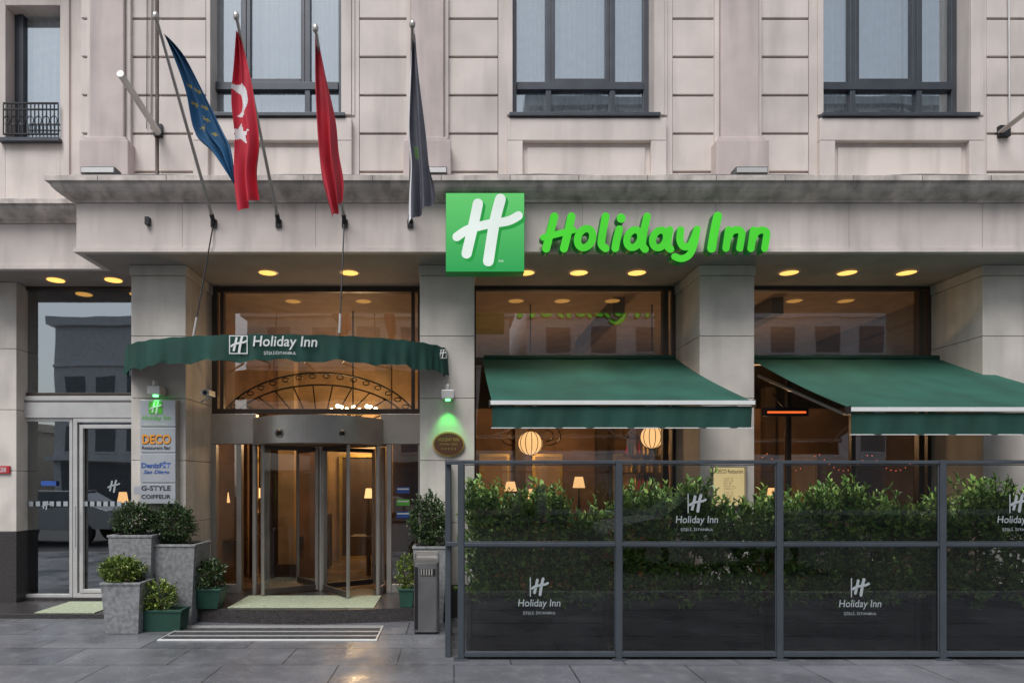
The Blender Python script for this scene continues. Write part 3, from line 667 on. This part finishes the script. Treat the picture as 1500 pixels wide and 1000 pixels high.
txt('Holiday Inn',(372,493,465,513),7.42,WHITE,'canopy_text',cn,shear=.12,offset=.012,ymap=ym); txt('ŞİŞLİ/İSTANBUL',(388,514.5,435,521),7.42,WHITE,'canopy_text',cn,ymap=ym)

# ================================================================== AWNINGS
def awning(x0,x1,zf,yf=6.83):
    e=empty('window_awning'); yb,zbk=9.12,3.47; o=M(); nx,ny=60,24; vs=[]
    for j in range(ny+1):
        f=j/ny
        for i in range(nx+1):
            u=i/nx; sag=-.035*math.sin(math.pi*f)+.010*math.sin(u*math.pi*5)*math.sin(math.pi*f)+.004*math.sin(u*23+f*5)
            vs.append((x0+(x1-x0)*u,yb+(yf-yb)*f,zbk+(zf-zbk)*f+sag))
    o.add(vs,[(j*(nx+1)+i,j*(nx+1)+i+1,(j+1)*(nx+1)+i+1,(j+1)*(nx+1)+i) for j in range(ny) for i in range(nx)],GREEN)
    vs=[]
    for j in range(7):
        for i in range(nx+1):
            f=j/6; vs.append((x0+(x1-x0)*i/nx,yf-.02+.014*math.sin(i*.75)*f+.010*math.sin(i*1.9)*f,zf-.06-.225*f))
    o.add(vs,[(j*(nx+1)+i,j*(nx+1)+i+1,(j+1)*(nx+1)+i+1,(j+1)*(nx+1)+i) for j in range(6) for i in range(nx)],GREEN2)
    o.obj('awning_fabric',e,smooth=True)
    o=M(); o.box(x0-.02,x1+.02,yf-.05,yf+.03,zf-.045,zf-.002,WHITE); o.box(x0-.03,x0-.021,yf-.055,yf+.035,zf-.07,zf+.01,BLACK); o.box(x1+.021,x1+.03,yf-.055,yf+.035,zf-.07,zf+.01,BLACK)
    o.cyl((x0+.02,yb+.0,zbk+.02),(x1-.02,yb+.0,zbk+.02),.035,GREEN2); o.box(x0-.01,x1+.01,yf-.028,yf-.012,zf-.292,zf-.283,WHITE)
    for x in (x0+.15,x1-.15):
        m_=x+(.5 if x<(x0+x1)/2 else -.5); o.cyl((x,yf,zf-.07),(m_,8.0,zf+.05),.018,ALU); o.cyl((m_,8.0,zf+.05),(x,9.2,3.25),.02,ALU)
    o.obj('awning_hardware',e)
awning(.40,3.13,2.60); awning(4.17,6.98,2.53); awning(7.9,10.3,2.53)

# ================================================================== GLASS WINDBREAK
fe=empty('glass_fence'); Y=6.39; zt=Z(674,Y); zm=Z(797,Y)
posts=[X(p,Y) for p in (675,906,1141,1379,1612)]
o=M()
for i,x in enumerate(posts):
    o.box(x-.030,x+.030,Y-.03,Y+.03,.012,zt,FENCE); o.box(x-.07,x+.07,Y-.06,Y+.06,.0,.012,FENCE)
for a,c in zip(posts,posts[1:]):
    o.box(a+.03,c-.03,Y-.022,Y+.022,zt-.035,zt-.002,FENCE); o.box(a+.03,c-.03,Y-.022,Y+.022,zm-.018,zm+.018,FENCE); o.box(a+.03,c-.03,Y-.022,Y+.022,.03,.075,FENCE)
    for z0,z1 in ((.075,zm-.02),(zm+.02,zt-.04)):
        frame(o,a+.03,c-.03,z0,z1,Y-.012,Y+.012,.010,FENCE)
xs0=-.06; y1=8.28
for y in (Y+.10,7.35,y1): o.box(xs0-.028,xs0+.028,y-.028,y+.028,.0,zt+.01,FENCE)
for z0 in (.03,zm-.02,zt-.04): o.box(xs0-.02,xs0+.02,Y+.128,y1,z0,z0+.04,FENCE)
o.box(xs0-.02,posts[0],Y+.03,Y+.07,zt-.04,zt-.003,FENCE); o.box(xs0-.02,posts[0],Y+.03,Y+.07,zm-.02,zm+.02,FENCE)
o.obj('fence_frame',fe,bevel=.004)
g=M()
for a,c in zip(posts,posts[1:]):
    g.add([(a,Y,zm),(c,Y,zm),(c,Y,zt-.02),(a,Y,zt-.02)],[(0,1,2,3)],GFU); g.add([(a,Y,.05),(c,Y,.05),(c,Y,zm),(a,Y,zm)],[(0,1,2,3)],GFL)
g.add([(xs0,Y+.12,.05),(xs0,y1,.05),(xs0,y1,zm),(xs0,Y+.12,zm)],[(0,1,2,3)],GFL); g.add([(xs0,Y+.12,zm),(xs0,y1,zm),(xs0,y1,zt),(xs0,Y+.12,zt)],[(0,1,2,3)],GFU)
g.obj('fence_glass',fe)
for cx,cy in ((790,859),(1260,860),(1021,737),(1492,737)):
    o=M(); hlogo(o,(cx-14,cy-14,cx+14,cy+14),Y-.006,DECAL,fr=False,hw=.07)
    o.box(X(cx-14,Y),X(cx-14,Y)+.01,Y-.006,Y-.004,Z(cy+14,Y),Z(cy-14,Y),DECAL); o.obj('frosted_logo',fe)
    txt('Holiday Inn',(cx-31,cy+18,cx+31,cy+32),Y-.006,DECAL,'frosted_text',fe,shear=.12,offset=.004); txt('ŞİŞLİ, İSTANBUL',(cx-24,cy+35,cx+24,cy+41),Y-.006,DECAL,'frosted_text',fe)
def leafmesh(o,pos,dirv,up,L,Wd,mt):
    d=dirv.normalized(); s_=d.cross(up); s_=s_.normalized() if s_.length>.01 else Vector((1,0,0)); n_=s_.cross(d)
    b0=pos; t=pos+d*L-n_*L*.12; a=pos+d*L*.3; c=pos+d*L*.68
    o.add([b0,a+s_*Wd*.5+n_*Wd*.2,c+s_*Wd*.45+n_*Wd*.15,t,c-s_*Wd*.45+n_*Wd*.15,a-s_*Wd*.5+n_*Wd*.2],[(0,1,2,3),(0,3,4,5)],mt)
def rv(s_=1): return Vector((random.gauss(0,s_),random.gauss(0,s_),random.gauss(0,s_)))
def shoot(o,base,tip,nl,L,mt,stem=True):
    ax=(tip-base); d=ax.normalized(); a=d.orthogonal().normalized(); b_=d.cross(a)
    if stem: o.cyl(base,tip,.005,BARK,.002,n=4)
    for k in range(nl):
        f=(k+random.random())/nl; an=k*2.4+random.random()*.6; out=a*math.cos(an)+b_*math.sin(an)
        dd=out*(1-.55*f)+d*(.35+.8*f)+rv(.18)
        l=L*random.uniform(.65,1.2)*(1-.25*f); leafmesh(o,base+ax*f,dd,d+rv(.2),l,l*.4,mt)
for i,(a,c) in enumerate(zip(posts,posts[1:])):
    e=empty('hedge_planter'); a2,c2=a+.06,c-.05
    o=M()
    for k in range(4): o.box(a2,c2,6.62,6.65,.04+k*.135,.04+k*.135+.128,WOODD)
    o.box(a2,c2,6.652,7.25,.03,.56,WOODD); o.box(a2+.03,c2-.03,6.68,7.22,.56,.575,SOIL)
    for x in (a2,c2-.05): o.box(x,x+.05,6.6,6.618,.03,.58,WOODD)
    o.obj('planter_box',e,bevel=.004)
    o=M(); core=M()
    for k in range(640):
        x=random.uniform(a2-.0,c2+.0); hmax=1.66+.10*math.sin(x*3.1+i)+.07*math.sin(x*8.3)
        z=random.uniform(.50,hmax-.25) if k%4 else random.uniform(hmax-.5,hmax-.24); y=random.uniform(6.62,7.2) if k%3==0 else random.uniform(6.58,6.80)
        ln=random.uniform(.16,.32); tp=Vector((x+random.gauss(0,.08),y+(random.uniform(-.16,.03) if y<6.95 else random.uniform(-.05,.12)),z+ln*(1 if k%4==0 else random.uniform(-.2,.9))))
        tp.y=max(tp.y,6.49); shoot(o,Vector((x,y,z)),tp,12,.090,LEAFH)
    for k in range(9):
        x=a2+.1+(c2-a2-.2)*k/8; core.cyl((x,7.0+.06*math.sin(k*3),.55),(x+.05,7.0,1.3),.014,BARK,.006,n=5)
    o.obj('hedge_foliage',e); core.obj('hedge_stems',e)

# ================================================================== PLANTERS AT THE DOOR
def bush(o,c,rx,rz,n,L,mt,squash=1):
    for k in range(n):
        d=rv().normalized(); rr=random.uniform(.35,1)**.5*(1+.34*mnoise.noise(d*2.3+Vector((c[0],c[2],0))*3))
        p=Vector((c[0]+d.x*rx*rr,c[1]+d.y*rx*rr*.9,c[2]+d.z*rz*rr)); dd=d+rv(.45)+Vector((0,0,.3))
        tp=p+dd.normalized()*L*2.2
        ax=tp-p
        for q in range(4):
            l=L*random.uniform(.7,1.2); leafmesh(o,p+ax*(q/5),dd+rv(.7),Vector((0,0,1))+rv(.3),l,l*.5,mt)
def pot(name,pxl,pxr,Y,zb_,zt,tap,mt,bp,L,leaf,n,dep=None,green=False):
    """bp = (left,right,top) extents of the plant"""
    e=empty(name); x0,x1=X(pxl,Y),X(pxr,Y); dp=dep or (x1-x0); o=M()
    o.box(x0,x1,Y,Y+dp,zb_,zt-.03,mt,tap=tap); o.box(x0-.01,x1+.01,Y-.01,Y+.03,zt-.03,zt,mt); o.box(x0-.01,x1+.01,Y+dp-.03,Y+dp+.01,zt-.03,zt,mt); o.box(x0-.01,x0+.03,Y+.031,Y+dp-.031,zt-.03,zt,mt); o.box(x1-.03,x1+.01,Y+.031,Y+dp-.031,zt-.03,zt,mt)
    o.box(x0+.031,x1-.031,Y+.031,Y+dp-.031,zt-.03,zt-.02,SOIL); o.obj('planter',e,bevel=.006)
    l=M(); c=(x0+x1)/2; h=Z(bp[2],Y+dp/2)-zt+.05; bw=(X(bp[1],Y+dp/2)-X(bp[0],Y+dp/2))/2
    cx=(X(bp[1],Y+dp/2)+X(bp[0],Y+dp/2))/2
    bush(l,(cx,Y+dp/2,zt+h/2-.02),bw*.93,h*.5*.95,n,L,leaf)
    for k in range(4): l.cyl((c+random.uniform(-.04,.04),Y+dp/2,zt-.03),(cx+random.uniform(-.5,.5)*bw,Y+dp/2,zt+h*.6),.009,BARK,.004,n=5)
    l.obj('plant_foliage',e)
pot('potted_shrub',158,222,8.22-.45,.0,Z(783,7.8),.05,CONC,(168,226,742),.032,LEAFD,1000)
pot('potted_shrub',222,285,7.86,.0,Z(797,7.86),.07,CONC,(221,286,743),.032,LEAFD,1100)
pot('potted_shrub',147,205,7.42,.0,Z(853,7.42),.04,CONC,(149,207,822),.036,LEAFY,700,dep=.34)
pot('green_planter_box',200,265,7.55,.0,Z(893,7.55),.02,GPOT,(203,258,857),.038,LEAFY,340,dep=.25)
pot('potted_fern',276,322,8.0,zp,Z(862,8.0),.05,GPOT,(272,328,827),.045,LEAFD,360,dep=.3)
pot('potted_shrub',605,655,7.95,.0,Z(800,7.95),.05,CONC,(599,656,726),.034,LEAFD,1000,dep=.35)
pot('potted_fern',584,606,8.12,zp,Z(862,8.12),.02,GPOT,(582,608,818),.035,LEAFY,220,dep=.2)
o=M(); Y=7.42; x0,x1=X(606,Y),X(643,Y); zt=Z(812,Y); n=20
sec=[(x0,Y+.24),(x0,Y+.06)]+[(x0+.05-.05*math.cos(a*math.pi/8),Y+.05-.05*math.sin(a*math.pi/8)) for a in range(0,5)]+[(x1-.05+.05*math.sin(a*math.pi/8),Y+.05-.05*math.cos(a*math.pi/8)) for a in range(0,5)]+[(x1,Y+.24)]
m_=len(sec); vs=[(x,y,.03) for x,y in sec]+[(x,y,zt-.10+ (y-Y)*.35) for x,y in sec]
o.add(vs,[(i,(i+1)%m_,m_+(i+1)%m_,m_+i) for i in range(m_)]+[tuple(range(m_,2*m_))],mat('bin_steel',(.22,.22,.225),.35,.7,var=.15))
o.box(x0+.01,x1-.01,Y+.02,Y+.25,0,.03,BLACK); o.box(x0+.01,x0+.05,Y-.004,Y-.001,.06,zt-.14,BLACK)
o.box(x0+.07,x1-.04,Y-.008,Y-.001,zt-.24,zt-.16,BLACK); o.box(x0+.02,x1-.02,Y+.19,Y+.24,zt-.0-.04,zt+.02,STEEL)
for k in range(5): o.box(x0+.08+k*.03,x0+.095+k*.03,Y-.012,Y-.009,zt-.235,zt-.165,STEEL)
o.obj('litter_bin',bevel=.004)

# ================================================================== GROUND
o=M(); s_=300; o.add([(-s_,-s_,-.12),(s_,-s_,-.12),(s_,s_,-.12),(-s_,s_,-.12)],[(0,1,2,3)],ASPH); o.obj('ground')
o=M(); o.box(-70,70,2.5,9.6,-.3,0,PAVE); o.obj('pavement')
o=M(); o.box(-70,70,2.35,2.498,-.3,-.003,CONC); o.obj('kerb',bevel=.01)
o=M(); o.box(-70,70,-22,-15,-.3,0,PAVE); o.obj('pavement')
o=M(); o.box(-4.9-2.2,-4.16,8.3,9.24,.0,.06,GRAN); o.obj('granite_threshold',bevel=.006)
o=M(); o.box(X(52,8.35),X(140,8.35),8.32,9.1,.061,.072,MATG); o.obj('door_mat',bevel=.003)
pts=[(-4.0,8.34),(-3.98,8.2),(-3.8,8.12)]+[(-3.45+3.0*k/24,8.16-.19*math.sin(math.pi*k/24)) for k in range(25)]+[(-.42,8.34)]
n=len(pts); o=M(); o.add([(x,y,0) for x,y in pts]+[(x,y,zp) for x,y in pts],[(i,i+1,n+i+1,n+i) for i in range(n-1)]+[tuple(range(n,2*n))],GRAN)
o.box(-3.453,-.441,8.342,9.6,0,zp,GRAN); o.obj('entrance_step')
o=M(); o.box(-2.83,-1.0,8.1,8.95,zp+.001,zp+.012,MATG); o.obj('door_mat',bevel=.003)
ge=empty('drain_grate'); o=M(); gx0,gx1,gy0,gy1=-3.265,-.848,7.13,7.84
o.box(gx0,gx1,gy0,gy0+.03,.001,.014,WHITE); o.box(gx0,gx1,gy1-.02,gy1,.001,.014,ALU); o.box(gx0,gx0+.02,gy0+.03,gy1-.02,.001,.014,ALU); o.box(gx1-.02,gx1,gy0+.03,gy1-.02,.001,.014,ALU)
o.box(gx0+.02,gx1-.02,gy0+.03,gy1-.02,.001,.004,BLACK)
for k in range(9): y=gy0+.065+k*.070; o.box(gx0+.02,gx1-.02,y,y+.022,.004,.012,ALU if k%3==2 else GRATE)
o.obj('grate_bars',ge)

# ================================================================== ACROSS THE STREET (seen in reflections)
OB=mat('opposite_render',(.68,.62,.55),.8,var=.1); OB2=mat('opposite_concrete',(.66,.67,.69),.8,var=.1); OW=mat('opposite_window',(.12,.14,.16),.15)
def block(name,x0,x1,y,h,mt,fl=3.1,ww=1.5,gap=1.3):
    o=M(); o.box(x0,x1,y-12,y,0,h,mt); z=3.6
    o.box(x0+.5,x1-.5,y+.01,y+.05,.3,2.9,OW); o.box(x0-.2,x1+.2,y,y+.6,3.0,3.3,mt)
    while z+1.7<h:
        x=x0+gap
        while x+ww<x1: o.box(x,x+ww,y+.01,y+.03,z,z+1.6,OW); o.box(x-.1,x+ww+.1,y+.01,y+.12,z-.12,z,mt); x+=ww+gap
        o.box(x0,x1,y,y+.15,z+2.2,z+2.35,mt); z+=fl
    o.box(x0-.3,x1+.3,y-12.2,y+.4,h,h+.5,mt); o.obj(name)
block('apartment_building',-25,-19,-22,11.5,OB2,ww=1.2,gap=.7); block('apartment_building',-13,3.5,-22,12,OB); block('apartment_building',4.5,34,-22,24,OB2); block('apartment_building',-46,-27,-22,5,OB)
def car(cx,cy,col):
    e=empty('parked_car'); CP=mat('car_paint',col,.25,.3,var=.03); o=M(); w=.86
    body=[(-2.2,.35),(-2.25,.62),(-2.1,.85),(-1.2,.98),(1.75,1.0),(2.1,.9),(2.2,.6),(2.15,.35)]; cab=[(-1.15,.98),(-.55,1.42),(.9,1.46),(1.65,1.0)]
    for prof,ww,inn,mt in ((body,w,0,CP),(cab,w-.08,.12,OW)):
        n=len(prof); vs=[(cx+x,cy-ww+(inn if z>1.1 else 0),z) for x,z in prof]+[(cx+x,cy+ww-(inn if z>1.1 else 0),z) for x,z in prof]
        o.add(vs,[tuple(range(n))[::-1],tuple(range(n,2*n))]+[(i,(i+1)%n,n+(i+1)%n,n+i) for i in range(n)],mt)
    o.box(cx-.5,cx+.95,cy-.66,cy+.66,1.45,1.49,CP)
    for x in (-1.35,1.35):
        for s2 in (-1,1): o.cyl((cx+x,cy+s2*.7,.22),(cx+x,cy+s2*.88,.22),.33,BLACK,n=24); o.cyl((cx+x,cy+s2*.88,.22),(cx+x,cy+s2*.895,.22),.19,ALU,n=16)
    for s2 in (-1,1): o.box(cx-2.26,cx-2.18,cy+s2*.6-.15,cy+s2*.6+.15,.65,.8,WHITE)
    o.obj('car_body',e,bevel=.03)
car(-12.2,-1.2,(.45,.47,.50)); car(5.5,-1.6,(.45,.46,.48)); car(-4.5,-12,(.5,.5,.5))

# ================================================================== WORLD, SUN, CAMERA
w=bpy.data.worlds.new('World'); scene.world=w; w.use_nodes=True; nt=w.node_tree; bg=nt.nodes['Background']
sk=nt.nodes.new('ShaderNodeTexSky'); sk.sky_type='NISHITA'; sk.sun_disc=False; EL,AZ=math.radians(57),math.radians(205)
sk.sun_elevation=EL; sk.sun_rotation=AZ; sk.dust_density=1.5; sk.air_density=1.2
hs_=nt.nodes.new('ShaderNodeHueSaturation'); hs_.inputs['Saturation'].default_value=.4; nt.links.new(sk.outputs[0],hs_.inputs['Color']); nt.links.new(hs_.outputs[0],bg.inputs[0]); bg.inputs[1].default_value=.15
sd=Vector((math.sin(AZ)*math.cos(EL),math.cos(AZ)*math.cos(EL),math.sin(EL)))
l=bpy.data.lights.new('sun','SUN'); l.energy=2.9; l.angle=math.radians(34); l.color=(1,.98,.96); so=bpy.data.objects.new('sun',l); scene.collection.objects.link(so)
so.rotation_euler=(-sd).to_track_quat('-Z','Y').to_euler()
cd=bpy.data.cameras.new('camera'); co=bpy.data.objects.new('camera',cd); scene.collection.objects.link(co); scene.camera=co
co.location=(0,0,E); co.rotation_euler=(math.radians(90),0,0); cd.sensor_width=36; cd.lens=F/1500*36; cd.shift_x=(750-CX)/1500; cd.shift_y=(HY-500)/1500; cd.clip_end=1000; cd.clip_start=.05
scene.view_settings.view_transform='Standard'; scene.view_settings.look='None'; scene.view_settings.exposure=0
